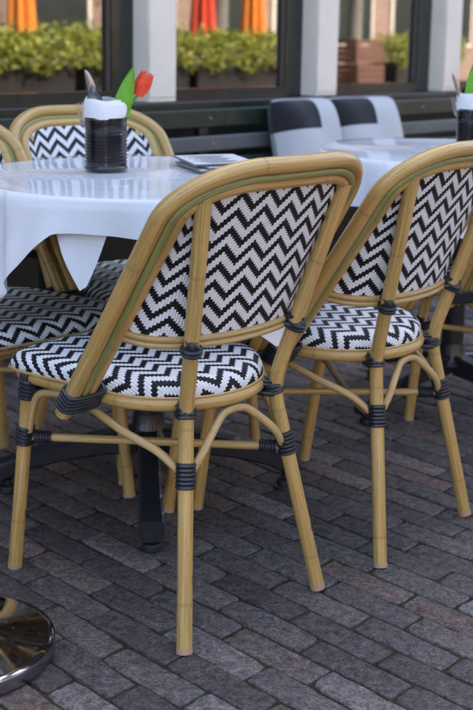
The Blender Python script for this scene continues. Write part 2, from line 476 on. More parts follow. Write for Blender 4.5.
ring_path = spline([(x, y, RING_Z) for x, y in ring_ctrl], 5, True)

def rear_leg_path(s):
    a, b, c = Vector((s * .1755, -.2417, 0)), Vector((s * .1105, -.170, ZS)), Vector((s * UT.x, UT.y, UT.z))
    P = [a + (b - a) * (i / 10) * .9 for i in range(11)]
    p0, p2 = a + (b - a) * .9, b + (c - b) * .12
    P += [p0 * (1 - t) ** 2 + b * 2 * t * (1 - t) + p2 * t * t for t in (.2, .4, .6, .8, 1)]
    P += [p2 + (c - p2) * (i / 9) for i in range(1, 10)]
    return P
def rear_at(s, z):
    a, b, c = Vector((s * .1755, -.2417, 0)), Vector((s * .1105, -.170, ZS)), Vector((s * UT.x, UT.y, UT.z))
    return a + (b - a) * (z / ZS) if z < ZS else b + (c - b) * ((z - ZS) / (UT.z - ZS))
def front_at(s, z):
    a, b = Vector((s * .205, .2357, 0)), Vector((s * .207, .170, ZS)); return a + (b - a) * (z / ZS)
LEG_R = .0140
def coil(mb, p, d, n, rad, pitch=.0062, w=.0036, jit=.0):
    """n turns of binding round an axis d centred at p"""
    d = d.normalized(); ref = Vector((0, 0, 1)) if abs(d.z) < .7 else Vector((1, 0, 0))
    a = d.cross(ref).normalized(); b = d.cross(a)
    for i in range(n):
        c = p + d * (i - (n - 1) / 2) * pitch; ti = random.uniform(-jit, jit)
        dd = a * ti
        mb.tube([c + (a * math.cos(q) + b * math.sin(q)) * rad + d * math.sin(q + i) * ti * .02 for q in [2 * math.pi * k / 18 for k in range(18)]], w, 6, True)
def oval(mb, c, a, b, ra, rb, w=.0036, e=2.6, tp=0):
    a = a.normalized(); b = b.normalized(); P = []
    for k in range(24):
        q = 2 * math.pi * k / 24; x, y = math.cos(q), math.sin(q)
        P.append(c + a * ra * math.copysign(abs(x) ** (2 / e), x) + b * rb * (1 - tp * (1 - x) / 2) * math.copysign(abs(y) ** (2 / e), y))
    mb.tube(P, w, 6, True)

def make_chair(label):
    t = thing('bistro_chair', label, 'chair', group='woven bistro chairs set round the tables')
    # frame of the back: three canes side by side
    MB().tube(loop_path(0, -.026), .0146, 16).build('back_frame', MT['cane'], t)
    MB().tube([p + LN * .0055 for p in loop_path(.0205, -.020)], .0082, 10).build('trim_cane', MT['green_cane'], t)
    MB().tube(loop_path(.0385, -.012), .0117, 14).build('inner_frame', MT['cane'], t)
    MB().tube(ring_path, .0128, 14, True).build('seat_ring', MT['cane'], t)
    # legs
    for s_ in (-1, 1):
        l = MB().tube(rear_leg_path(s_), LEG_R, 14).build('leg', MT['cane'], t)
        f = rear_at(s_, 0); d = (rear_at(s_, .1) - f).normalized()
        MB().tube([f - d * .0015, f + d * .004, f + d * .0085], LEG_R + .0007, 14).build('foot_cap', MT['cap'], l)
        P = [front_at(s_, ZS * .97 * i / 12) for i in range(13)]
        l = MB().tube(P, LEG_R, 14).build('leg', MT['cane'], t)
        f = front_at(s_, 0); d = (front_at(s_, .1) - f).normalized()
        MB().tube([f - d * .0015, f + d * .004, f + d * .0085], LEG_R + .0007, 14).build('foot_cap', MT['cap'], l)
    # crossbar under the woven back: a pair of thin canes
    cb = MB()
    def cross(z_off, n=22, out=0.0):
        P = [(-.203, -.082, .556), (-.196, -.118, .551), (-.172, -.158, .546), (-.118, -.189, .543), (-.05, -.203, .542), (0, -.206, .542)]
        P = P + [(-x, y, z) for x, y, z in P[-2::-1]]
        return [p + Vector((0, 0, z_off)) for p in spline(P, 5)]
    cb.tube(cross(0), .0062, 10); cb.tube(cross(-.0115), .0058, 10)
    cb.build('crossbar', MT['cane_thin'], t)
    # woven back
    cp = cross(.004); hw = L_HW - L_IN - .006; top = L_TOP - L_IN - .009; rx, rs = L_RX - L_IN - .006, L_RS - L_IN - .006
    def zb(x):
        for a, b in zip(cp, cp[1:]):
            if a.x <= x <= b.x: return a + (b - a) * ((x - a.x) / max(1e-9, b.x - a.x))
        return cp[0] if x < 0 else cp[-1]
    nx, nz = 48, 20; rows = []; uvs = []
    colx = [-hw * math.cos(math.pi * i / nx) for i in range(nx + 1)]
    arcs = [0]
    for i in range(1, nx + 1): arcs.append(arcs[-1] + (zb(colx[i]) - zb(colx[i - 1])).xy.length)
    for i, x in enumerate(colx):
        ax_ = abs(x)
        stop = top if ax_ < hw - rx else top - rs + rs * math.sqrt(max(0, 1 - ((ax_ - hw + rx) / rx) ** 2))
        tp = lpt(x, stop); bt = zb(x)
        if abs(x) > hw * .999: bt = lpt(x, .19)
        r = []; u = []
        for j in range(nz + 1):
            q = j / nz; pnt = bt + (tp - bt) * q
            pnt = pnt + Vector((0, -1, .2)) * (-.004 * math.sin(math.pi * q))
            r.append(pnt); u.append((arcs[i] - arcs[-1] / 2 + 5., (pnt - bt).length + (bt.z - .54)*0 + 1.003))
        rows.append(r); uvs.append(u)
    m = MB(); m.grid(rows, uvs)
    back_rows = [[p + Vector((0, .006, 0)) for p in r] for r in rows]
    m.grid(back_rows, uvs)
    edge = [rows[i][-1] for i in range(nx + 1)]; edge2 = [back_rows[i][-1] for i in range(nx + 1)]
    m.grid([edge, edge2]); m.grid([[r[0] for r in rows], [r[0] for r in back_rows]])
    m.build('woven_back', MT['weave'], t)
    # welt round the woven back
    # seat pad
    def rad_at(a):
        d = Vector((math.cos(a), math.sin(a)))
        best = 0; n_ = len(ring_path)
        for i in range(n_):
            p, q = ring_path[i], ring_path[(i + 1) % n_]
            e = (q - p).xy; den = d.x * e.y - d.y * e.x
            if abs(den) < 1e-12: continue
            k = (p.x * e.y - p.y * e.x) / den; w = (p.x * d.y - p.y * d.x) / den
            if k > 0 and -1e-6 <= w <= 1 + 1e-6: best = max(best, k)
        return best
    na = 72; A = [2 * math.pi * i / na for i in range(na)]; Rd = [rad_at(a) for a in A]
    Rd = [r_ + .020 * max(0, math.sin(a)) ** 2.2 * min(1, 1.25 - .3 * abs(math.cos(a))) + .008 * max(0, math.sin(2 * a if a < math.pi / 2 else 2 * (math.pi - a)) if a < math.pi else 0) for a, r_ in zip(A, Rd)]
    prof = [(0.0, .0445), (.2, .0445), (.4, .0452), (.6, .0465), (.78, .0470), (.88, .0462), (.94, .0435), (.985, .0380), (1.012, .031), (1.025, .022), (1.022, .012), (1.0, .006)]
    rows = []; uvs = []; arc = 0; prev = None
    for fr, z in prof:
        if prev: arc += math.hypot((fr - prev[0]) * .19, z - prev[1])
        prev = (fr, z)
        rows.append([Vector((math.cos(a) * r_ * max(fr, 1e-4), math.sin(a) * r_ * max(fr, 1e-4), RING_Z + z)) for a, r_ in zip(A, Rd)])
        u = [(math.cos(a) * arc * r_ / .19 + 5.03, math.sin(a) * arc * r_ / .19 + 5.015) for a, r_ in zip(A, Rd)]
        uvs.append(u + [u[0]])
    m = MB(); m.grid(rows, uvs, True); m.build('seat', MT['weave'], t, True, 80)
    # thin welt where the pad meets the ring
    welt = [Vector((math.cos(a) * r_ * 1.03, math.sin(a) * r_ * 1.03, RING_Z + .0125)) for a, r_ in zip(A, Rd)]
    MB().tube(welt, .0028, 6, True).build('piping', MT['cane_thin'], t)
    # crossed stretchers
    zx = .287
    for s_ in (-1, 1):
        a, b = front_at(s_, zx), rear_at(-s_, zx)
        dz = Vector((0, 0, .0 if s_ < 0 else -.016))
        d = (b - a)
        mid = (a + b) / 2 + dz
        P = [a, a + d * .2 + dz * .6, a + d * .35 + dz, mid, a + d * .65 + dz, a + d * .8 + dz * .6, b]
        st = MB().tube(spline(P, 4), .0082, 10).build('stretcher', MT['cane'], t)
        for e, sg in ((a, 1), (b, -1)):
            dn = d.normalized() * sg
            bd = MB(); coil(bd, e + dn * .036, dn, 6, .0098, .0056, .0030); bd.build('binding', MT['leather'], st)
    # arched braces in each bay
    def brace(P): MB().tube(spline(P, 6), .0078, 10).build('brace', MT['cane_thin'], t)
    za = .297
    for s_ in (-1, 1):
        a, b = rear_at(s_, za), front_at(s_, za)
        m1 = Vector((s_ * .176, -.075, .360)); m2 = Vector((s_ * .184, .03, .3885)); m3 = Vector((s_ * .193, .11, .390)); m4 = Vector((s_ * .203, .155, .372))
        brace([a + Vector((0, .010, 0)), a * .55 + m1 * .45 + Vector((0, 0, .008)), m1, m2, m3, m4, b + Vector((0, -.012, .004))])
    a, b = rear_at(-1, za), rear_at(1, za)
    brace([a + Vector((.010, 0, 0)), Vector((-.092, -.194, .332)), Vector((-.050, -.184, .370)), Vector((-.022, -.178, .387)), Vector((.022, -.178, .387)), Vector((.050, -.184, .370)), Vector((.092, -.194, .332)), b + Vector((-.010, 0, 0))])
    a, b = front_at(-1, za), front_at(1, za)
    brace([a + Vector((.010, 0, 0)), Vector((-.17, .205, .36)), Vector((-.11, .200, .388)), Vector((0, .198, .391)), Vector((.11, .200, .388)), Vector((.17, .205, .36)), b + Vector((-.010, 0, 0))])
    # black bindings
    for s_ in (-1, 1):
        bd = MB(); coil(bd, rear_at(s_, .297), rear_at(s_, .3) - rear_at(s_, .2), 6, LEG_R + .0009, .0076, .0042); bd.build('binding', MT['leather'], t)
        bd = MB(); coil(bd, front_at(s_, .292), front_at(s_, .3) - front_at(s_, .2), 5, LEG_R + .0009, .0078, .0044); bd.build('binding', MT['leather'], t)
        bd = MB(); coil(bd, front_at(s_, .388), front_at(s_, .3) - front_at(s_, .2), 5, LEG_R + .0010, .0080, .0045)
        for k in (-1, 0, 1):
            oval(bd, Vector((s_ * .200, .162 + k * .008, RING_Z - .004)), Vector((s_, .6, 0)), Vector((0, 0, 1)), .022, .020, .0036)
        bd.build('binding', MT['leather'], t)
        # rear leg to seat ring
        bd = MB(); dl = Vector((0, 0, 1)); p = rear_at(s_, .404)
        coil(bd, p, rear_at(s_, .41) - rear_at(s_, .3), 3, LEG_R + .002, .0066, .0040)
        rad_d = Vector((p.x, p.y, 0)).normalized(); tan = Vector((-rad_d.y, rad_d.x, 0)); cm = p - rad_d * .013
        for sg, k in ((1, -.5), (1, .5), (-1, 0), (-1, .8)):
            ax = (tan * sg + dl * 1.1).normalized()
            oval(bd, cm + ax * k * .007, rad_d, (tan - dl * .9 * sg).normalized(), .0285, .0180, .0036, 2.2, .12)
        bd.build('binding', MT['leather'], t)
        # rear leg to crossbar
        bd = MB(); p = rear_at(s_, .538)
        coil(bd, p - dl * .010, rear_at(s_, .6) - rear_at(s_, .5), 2, LEG_R + .002, .007, .0042)
        near = min(cross(-.006), key=lambda q_: (q_ - p).length); rad_d = p - near; dist_ = rad_d.length; rad_d.z = 0; rad_d.normalize()
        tan = Vector((-rad_d.y, rad_d.x, 0)); cm = p - rad_d * (dist_ * .5 - .003)
        for sg, k in ((1, 0), (-1, 0), (1, .9), (-1, .9)):
            ax = (tan * sg + dl).normalized()
            oval(bd, cm + ax * k * .006, rad_d, (tan - dl * sg).normalized(), dist_ * .5 + .0125, .0172, .0040, 2.2, .5)
        bd.build('binding', MT['leather'], t)
        # end of the back frame to seat ring
        bd = MB(); c = lpt(s_ * .2215, .012)
        for k in range(5):
            oval(bd, c + LD * (k - 2) * .0085 + Vector((0, 0, 0)), Vector((1, 0, 0)), LD.cross(Vector((1, 0, 0))), .0415, .0178, .0040, 3.4)
        bd.build('binding', MT['leather'], t)
    return t

chair = make_chair('nearest bamboo chair seen from behind with black and white chevron weave')
poses = [(-.1252, 2.1132, .7816), (.2304, 2.4502, .8758), (-.248, 2.887, 3.821), (-.552, 2.520, 3.93), (.779, 2.952, .42)]
labels = [chair['label'],
          'bamboo bistro chair tucked right behind the nearest one facing the second table',
          'bamboo chair across the first table facing out with its back behind the black can',
          'chevron woven chair cut by the left edge with only its seat and one cane shown',
          'bamboo chair at the right edge showing one bound cane and a leg']
for i, ((x, y, a), lb) in enumerate(zip(poses, labels)):
    c = chair if i == 0 else copy_tree(chair)
    c.location = (x, y, .0025); c.rotation_euler = (0, 0, a); c['label'] = lb

# ------------------------------------------------------------------ tables
TAB_R, TAB_Z = .402, .745
def make_table(label):
    t = thing('round_table', label, 'table', group='round cafe tables')
    MB().lathe([(.001, TAB_Z - .026), (TAB_R - .006, TAB_Z - .026), (TAB_R - .001, TAB_Z - .02), (TAB_R - .001, TAB_Z - .004), (TAB_R - .005, TAB_Z - .001), (.001, TAB_Z - .001)], seg=72).build('tabletop', MT['wood'], t)
    MB().lathe([(.001, .1), (.033, .1), (.033, .70), (.1, .704), (.1, .718), (.001, .718)], seg=24).build('column', MT['iron'], t)
    MB().lathe([(.001, .115), (.05, .115), (.055, .125), (.04, .15), (.036, .19), (.001, .19)], seg=24).build('hub', MT['iron'], t)
    for k in range(4):
        d = Vector((math.cos(k * math.pi / 2), math.sin(k * math.pi / 2), 0)); e = Vector((-d.y, d.x, 0)); z = Vector((0, 0, 1))
        st = [(.03, .125, .060, .026), (.10, .118, .052, .025), (.20, .100, .044, .024), (.28, .078, .040, .024), (.318, .062, .042, .026), (.345, .052, .046, .027), (.355, .050, .044, .026)]
        rows = []
        for r, zc, hh, w in st:
            c = d * r + z * zc; q = .006
            ring = []
            for sx, sz in ((-1, -1), (1, -1), (1, 1), (-1, 1)):
                if sx * sz > 0: prs = ((w - 0, hh / 2 - q), (w - q, hh / 2))
                else: prs = ((w - q, hh / 2), (w, hh / 2 - q))
                for a_, b_ in prs: ring.append(c + e * sx * a_ + z * sz * b_)
            rows.append(ring)
        m = MB(); m.grid(rows, None, True); b = len(m.v) - 8; m.face([b + i for i in range(8)]); m.face(list(range(8)))
        arm = m.build('base_arm', MT['iron'], t, True, 35)
        MB().lathe([(.001, .030), (.010, .030), (.010, .018), (.019, .016), (.021, .010), (.021, .002), (.018, 0), (.001, 0)], tuple(d * .328), 18).build('foot', MT['rubber'], arm)
    return t
def make_cloth(label, dmin, dmax, rot, seed, r=TAB_R + .001, pleat=None, name='tablecloth'):
    rnd = random.Random(seed); na = 256
    ph = [rnd.uniform(0, 6.28) for _ in range(4)]
    rows = []
    for f in [0.001] + [.1 * i for i in range(1, 10)] + [.95, .985]:
        rows.append([Vector((r * f * math.cos(a), r * f * math.sin(a), TAB_Z + .002)) for a in [2 * math.pi * i / na for i in range(na)]])
    nh = 22
    for j in range(nh + 1):
        row = []
        for i in range(na):
            a = 2 * math.pi * i / na; b = a - rot
            if pleat is None: Ld = dmin + (dmax - dmin) * max(0, 1 - abs((b + math.pi / 2) % (math.pi / 2) - math.pi / 4) / .58) ** 1.08 + .005 * math.sin(5 * a + 1) + .003 * math.sin(11 * a)
            else:
                db = abs((a - pleat[0] + math.pi) % (2 * math.pi) - math.pi); Ld = dmin + (dmax - dmin) * max(0, 1 - db / pleat[1])
            q = j / nh; l = Ld * q
            cf = abs(math.sin(2 * b)) ** 3 if pleat is None else .15            # near a corner of the square
            # folds open towards the hem
            fold = (.030 * math.cos(4 * b * 2 + math.pi) * cf + .012 * math.sin(13 * a + ph[0]) + .010 * math.sin(7 * a + ph[1]) + .004 * math.sin(29 * a + ph[2])) * min(1, l / .13) ** 1.2
            corner = .055 * cf * (l / .3) - .05 * math.exp(-((abs(((b / (math.pi / 2)) % 1) - .5) - .14) / .05) ** 2) * (l / .25)
            rr = r + .0035 + .004 * min(1, l / .02) + .06 * l + fold + corner
            z = TAB_Z + .002 - l * (.985 - .05 * q) - (.002 if j else 0)
            if j == 0: rr = r + .001; z = TAB_Z + .0012
            aa = a + .03 * math.sin(9 * a + ph[3]) * min(1, l / .2)
            row.append(Vector((rr * math.cos(aa), rr * math.sin(aa), z)))
        rows.append(row)
    # underside, 1.5 mm inside, so the cloth has a thickness
    inner = [[p - Vector((p.x, p.y, 0)).normalized() * .0016 for p in rw] for rw in rows[13:][::-1]]
    m = MB(); m.grid(rows + inner, None, True)
    return tag(m.build('tablecloth', MT['cloth'], None, True, 75), label, 'tablecloth', 'white tablecloths')
def make_glass(label):
    m = MB().lathe([(.001, 0), (TAB_R - .001, 0), (TAB_R + .001, .001), (TAB_R + .001, .0035), (TAB_R - .0015, .005), (.001, .005)], seg=96)
    return tag(m.build('table_glass', MT['top_glass']), label, 'glass top', 'glass sheets on the tables')

tabs = [(Vector((-.2, 2.545, .004)), .10), (Vector((.665, 3.235, .004)), .10 - .94 + math.pi / 4)]
tabs = [(Vector((-.2, 2.545, .004)), .10), (Vector((.637, 3.227, .004)), -.94)]
t1 = make_table('round table on black cross base with the tulip can nearest the left'); t1.location = tabs[0][0]; t1.rotation_euler.z = tabs[0][1]
t2 = copy_tree(t1); t2.location = tabs[1][0]; t2.rotation_euler.z = tabs[1][1]; t2['label'] = 'round table on black cross base at right near the cushions'
R11 = R(-11)
c1 = make_cloth('white cloth on the left table with its near hem lifting towards the nearest chair', .078, .31, R(216 - 45), 3); c1.location = tabs[0][0]
c3 = make_cloth('white under cloth whose pointed fold hangs below the left tablecloth', .060, .200, 0, 8, TAB_R - .022, (R(255), .135), 'undercloth'); c3.location = tabs[0][0] - Vector((0, 0, .0012))
c2 = make_cloth('white cloth on the right table hanging between the two near chair backs', .13, .20, R(35), 5); c2.location = tabs[1][0]
g1 = make_glass('glossy sheet lying over the left tablecloth and mirroring the black can'); g1.location = tabs[0][0] + Vector((0, 0, TAB_Z + .0025))
g2 = g1.copy(); col.objects.link(g2); g2.location = tabs[1][0] + Vector((0, 0, TAB_Z + .0025)); g2['label'] = 'glossy sheet lying over the right tablecloth near the pillows'
TOPZ = .004 + TAB_Z + .0080

# ------------------------------------------------------------------ cans with cutlery
def make_can(loc, rz, label, group='black ribbed cutlery cans'):
    t = thing('cutlery_can', label, 'tin can', loc, rz, group)
    Rr, H_ = .0485, .118
    pr = [(.001, .003), (Rr - .002, .003), (Rr, 0), (Rr + .001, .002), (Rr + .001, .006), (Rr - .001, .008), (Rr - .001, .014)]
    for k in range(9):
        z0 = .016 + k * .0078
        for j in range(6): pr.append((Rr - .001 + .0017 * math.sin(2 * math.pi * j / 6), z0 + .0078 * j / 6))
    pr += [(Rr - .001, .090), (Rr - .001, H_ - .004), (Rr + .001, H_ - .003), (Rr + .001, H_), (Rr - .002, H_), (Rr - .002, .006), (.001, .006)]
    MB().lathe(pr, seg=40).build('can', MT['tin'], t)
    return t
def make_napkin(loc, rz, label):
    m = MB(); rows = []; nz = 12; turns = 2.6; ns = 150
    for k in range(ns + 1):
        f = k / ns; a = turns * 2 * math.pi * f + 2.2; r0 = .0512 - .021 * f
        top = .158 + .007 * math.sin(a * .5 + .8) - .004 * f + .0012 * math.sin(5 * a)
        bot = .117 + .003 * math.sin(a * 1.0 + 1) if f < .42 else .08
        col_ = []
        for j in range(nz + 1):
            q = j / nz; z = bot + (top - bot) * q
            inn = (max(0, .1185 - z) * .9 if f < .42 else 0)
            rr = r0 + .0016 * math.sin(3 * a + q * 2) + .0022 * math.sin(math.pi * q) - .0035 * max(0, q - .8) / .2 - inn * 0
            if f >= .42: rr = min(rr, .0445)
            col_.append(Vector((rr * math.cos(a), rr * math.sin(a), z)))
        rows.append(col_)
    m.grid(rows)
    m.grid([[p + Vector((-p.x, -p.y, 0)).normalized() * .0014 + Vector((0, 0, -.0004)) for p in r_] for r_ in rows])
    o = tag(m.build('napkin', MT['napkin'], None, True, 70), label, 'napkin', 'white napkins in the cans'); o.location = loc; o.rotation_euler.z = rz; return o
def blade(m, rows_):
    """rows_: (z, half width, half thickness, x offset)"""
    rows = []
    for z, w, th, x in rows_:
        rows.append([(x - w, 0, z), (x - w * .5, th, z), (x + w * .5, th, z), (x + w, 0, z), (x + w * .5, -th, z), (x - w * .5, -th, z)])
    m.grid(rows, None, True); n = len(rows_)
    b = len(m.v) - 6; m.face([b + i for i in range(6)]); m.face([b - (n - 1) * 6 + i for i in range(6)])
def knife(loc, rot, label):
    t = thing('table_knife', label, 'knife', loc, 0, 'knives in the cans'); t.rotation_euler = rot
    m = MB(); blade(m, [(.095, .0075, .0012, 0), (.11, .009, .0012, 0), (.14, .0098, .0012, 0), (.17, .0085, .001, -.001), (.19, .005, .0009, -.003), (.197, .0015, .0006, -.005)]); m.build('blade', MT['steel'], t)
    m = MB(); blade(m, [(.0, .007, .004, 0), (.04, .0068, .004, 0), (.08, .0055, .0035, 0), (.0949, .0055, .0025, 0)]); m.build('handle', MT['steel'], t); return t
def spoon(loc, rot, label):
    t = thing('table_spoon', label, 'spoon', loc, 0, 'spoons in the cans'); t.rotation_euler = rot
    m = MB(); rows = []
    for i in range(9):
        z = .125 + .055 * i / 8; w = .0175 * math.sin(math.pi * (.08 + .92 * (i / 8)) ** .8) + .0008
        rows.append([(w * k / 4, .007 * (1 - (k / 4) ** 2) * math.sin(math.pi * (i + .3) / 8.6), z) for k in range(-4, 5)])
    rows2 = [[(x, y - .0014, z) for x, y, z in r] for r in rows]
    m.grid(rows); m.grid(rows2); m.build('bowl', MT['steel'], t)
    m = MB(); blade(m, [(.0, .008, .0014, 0), (.03, .007, .0014, 0), (.09, .0035, .0016, 0), (.1249, .0035, .0016, 0)]); m.build('handle', MT['steel'], t); return t
def fork(loc, rot, label):
    t = thing('table_fork', label, 'fork', loc, 0, 'forks in the cans'); t.rotation_euler = rot
    m = MB(); blade(m, [(.0, .008, .0014, 0), (.03, .007, .0014, 0), (.09, .0035, .0016, 0), (.12, .0035, .0016, 0), (.13, .011, .0012, 0), (.1399, .012, .001, 0)]); m.build('handle', MT['steel'], t)
    for k in range(4):
        m = MB(); x = -.0098 + k * .0065; blade(m, [(.140, .0019, .001, x), (.165, .0017, .0008, x), (.178, .0009, .0005, x)]); m.build('tine', MT['steel'], t)
    return t
def tulip(loc, label, rz=0, lean=13):
    t = thing('tulip', label, 'flower', loc, rz, 'red tulips in the cans'); t.rotation_euler = (0, R(lean), rz)
    P = spline([(0, 0, .01), (.006, 0, .08), (.016, 0, .14), (.030, 0, .172)], 5)
    MB().tube(P, .0032, 8).build('stem', MT['leaf'], t)
    for k in range(6):
        m = MB(); a0 = k * math.pi / 3; rows = []
        sc_ = 1. if k % 2 else .93
        for i in range(11):
            q = i / 10; z = .056 * q; rad = (.003 + .0165 * math.sin(math.pi * (.12 + .70 * q)) ** .7) * sc_; w = 1.25 * (1 - max(0, q - .45) ** 2 / .34) ** .5
            rows.append([(rad * math.cos(a0 + w * j / 3 * .62), rad * math.sin(a0 + w * j / 3 * .62), z + .003 * (1 - abs(j) / 3) * q) for j in range(-3, 4)])
        m.grid(rows); m.grid([[(x * .94, y * .94, z) for x, y, z in r] for r in rows])
        o = m.build('petal', MT['petal'], t); o.location = P[-1]; o.rotation_euler = (0, R(12), 0)
    m = MB(); rows = []
    for i in range(15):
        q = i / 14; z = .07 + .165 * q; w = .0205 * math.sin(math.pi * (.14 + .86 * q)) ** .85 + .0004; x = .000 + .006 * q * q
        rows.append([(x + w * j / 3 + .0, -.012 - .006 * (1 - (j / 3) ** 2), z) for j in range(-3, 4)])
    m.grid(rows); m.grid([[(x, y + .0012, z) for x, y, z in r] for r in rows]); m.build('leaf', MT['leaf'], t)
    return t
def can_set(loc, where, rz=0, tl=(.016, .004), knife_rot=(R(3), R(-14), 0), lean=13):
    make_can(loc, rz, 'ribbed black tin can of cutlery ' + where)
    L = Vector(loc)
    make_napkin(loc, rz, 'white folded napkin stuffed in the can ' + where)
    ca, sa = math.cos(rz), math.sin(rz)
    o = lambda x, y, z=.015: L + Vector((x * ca - y * sa, x * sa + y * ca, z))
    knife(o(.006, .006, .034), (knife_rot[0], knife_rot[1], rz), 'steel table knife standing point up in the can ' + where)
    spoon(o(-.004, -.012, .012), (R(2), R(-8), rz - .35), 'steel spoon leaning in the can ' + where)
    fork(o(-.014, .008, -.022), (R(0), R(-14), rz), 'steel fork with tines just above the napkin in the can ' + where)
    tulip(o(tl[0] - .012, tl[1], .006), 'red tulip with broad green leaf in the can ' + where, rz, lean)
can_set((-.302, 2.595, TOPZ), 'on the left table', .12)

can_set((.652, 3.155, TOPZ), 'at the right edge', .15, (.000, -.006), (R(3), R(-22), 0), -3)

# ------------------------------------------------------------------ menus
for k, (dx, dy, a) in enumerate(((0, 0, .35), (.004, .006, .40), (-.003, .010, .30))):
    t = thing('menu', ['bottom folded menu of the small pile on the left table', 'middle folded menu of the small pile on the left table', 'top folded menu of the small pile on the left table'][k], 'menu', (-.045 + dx * 3, 2.67 + dy * 2, TOPZ + .0058 * k), a, 'menus in a pile on the left table')
    ax = (Vector((1, 0, 0)), Vector((0, 1, 0)), Vector((0, 0, 1)))
    for j in range(3):
        m = MB(); rows = []
        for i in range(9):
            q = i / 8; lift = .0025 * j * math.sin(math.pi * q * .5) * 1.2
            rows.append([(-.075 + .15 * q, -.10 + .0015 * j, .0006 + .0012 * j + lift * .35), (-.075 + .15 * q, .10 + .0015 * j, .0006 + .0012 * j + lift * .35)])
        m.grid(rows); m.grid([[(x, y, z + .0005) for x, y, z in r] for r in rows])
        o = m.build('page', MT['paper'], t, True, 60)
    m = MB()
    for i in range(9): m.box((-.01, -.078 + i * .018, .0006 + .0024 + .0005 + .0024), (.085 + .02 * ((i * 7) % 3 - 1), .004, .0004))
    m.build('printed_lines', MT['print'], t)
    m = MB().box((-.0755, 0, .002), (.003, .205, .004)); m.build('spine', MT['print'], t)

# ------------------------------------------------------------------ facade
AX = (U, N, Vector((0, 0, 1)))
SILL = .80
SP = 1.0075
def bx(m, t0, t1, p0, p1, z0, z1, bev=0):
    return m.box(W((t0 + t1) / 2, (p0 + p1) / 2, (z0 + z1) / 2), (abs(t1 - t0), abs(p1 - p0), z1 - z0), AX, bev)
K0, K1 = -3, 5
wall = thing('cafe_wall', 'dark green panelled cafe wall below and above the row of windows', 'wall', W(0, -.2))
wall_off = wall.location.copy()
def wpart(m, name, mat):
    o = m.build(name, mat, wall); o.matrix_parent_inverse = Matrix.Translation(-wall_off); return o
TL, TR = K0 * SP - 6, K1 * SP + 6
m = MB(); bx(m, TL, TR, -.30, -.055, -.01, SILL - .035); wpart(m, 'panel', MT['wall'])
m = MB(); bx(m, TL, TR, -.30, -.10, 2.62, 6.6); bx(m, TL, K0 * SP - .04, -.30, -.10, SILL, 2.62); bx(m, K1 * SP + .12, TR, -.30, -.10, SILL, 2.62); wpart(m, 'upper_wall', MT['upper'])
m = MB(); bx(m, TL, TR, -.30, .015, SILL - .035, SILL, .004); wpart(m, 'sill', MT['frame'])
m = MB(); bx(m, TL, TR, -.30, .02, 2.56, 2.62); wpart(m, 'fascia', MT['frame'])
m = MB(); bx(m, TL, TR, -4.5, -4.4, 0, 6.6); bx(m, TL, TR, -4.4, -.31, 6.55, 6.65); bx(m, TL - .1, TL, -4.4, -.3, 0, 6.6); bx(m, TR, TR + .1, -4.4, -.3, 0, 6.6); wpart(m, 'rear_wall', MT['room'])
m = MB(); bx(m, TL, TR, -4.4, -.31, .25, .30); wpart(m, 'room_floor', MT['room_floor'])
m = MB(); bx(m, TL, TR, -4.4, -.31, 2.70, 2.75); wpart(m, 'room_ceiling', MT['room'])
place = {0: 'left of the orange flags in the glass', 1: 'behind the gap between the two near chair backs', 2: 'at the right behind the second can'}
for k in range(K0, K1 + 1):
    lb = {0: 'off-white pillar beside the tulip at the left', 1: 'off-white pillar above the two pillows', 2: 'off-white pillar above the right edge cutlery can'}.get(k, 'off-white pillar between cafe windows outside the picture')
    t = thing('pillar', lb, 'pillar', W(k * SP + .04, -.05, SILL), 0, 'off-white pillars of the cafe front'); off = t.location.copy()
    m = MB(); bx(m, k * SP - .038, k * SP + .114, -.16, .0, SILL + .001, 2.56, .004); o = m.build('shaft', MT['post'], t); o.matrix_parent_inverse = Matrix.Translation(-off)
    m = MB(); bx(m, k * SP - .032, k * SP + .108, .0002, .0042, SILL + .02, 2.5, .002); o = m.build('face_board', MT['post'], t); o.matrix_parent_inverse = Matrix.Translation(-off)
glass_m = glass_sheet('window_glass', .25, .018, (.55, .56, .55))
for k in range(K0, K1):
    a, b = k * SP + .114, (k + 1) * SP - .038
    lb = {-1: 'leftmost cafe window mirroring a hedge above the far chair', 0: 'middle cafe window mirroring orange parasols and hedge', 1: 'narrow looking cafe window right of the pillows with urn inside', 2: 'cafe window cut off by the right edge'}.get(k, 'cafe window outside the picture')
    t = thing('shop_window', lb, 'window', W((a + b) / 2, -.1, SILL), 0, 'cafe windows'); off = t.location.copy()
    def part(m, name, mat, parent=t):
        o = m.build(name, mat, parent); o.matrix_parent_inverse = Matrix.Translation(-off); return o
    m = MB()
    bx(m, a + .001, a + .035, -.16, -.087, SILL + .001, 2.56); bx(m, b - .11, b - .001, -.16, -.087, SILL + .001, 2.56)
    bx(m, a + .0352, b - .1102, -.16, -.087, SILL + .001, SILL + .045); bx(m, a + .0352, b - .1102, -.16, -.087, 2.48, 2.56)
    fr = part(m, 'frame', MT['frame'])
    m = MB(); bx(m, b - .120, b - .1103, -.118, -.095, SILL + .046, 2.479); o = part(m, 'glazing_bead', MT['bead'], t)
    m = MB(); bx(m, a + .0354, b - .1275, -.118, -.114, SILL + .0455, 2.4795); part(m, 'pane', glass_m)

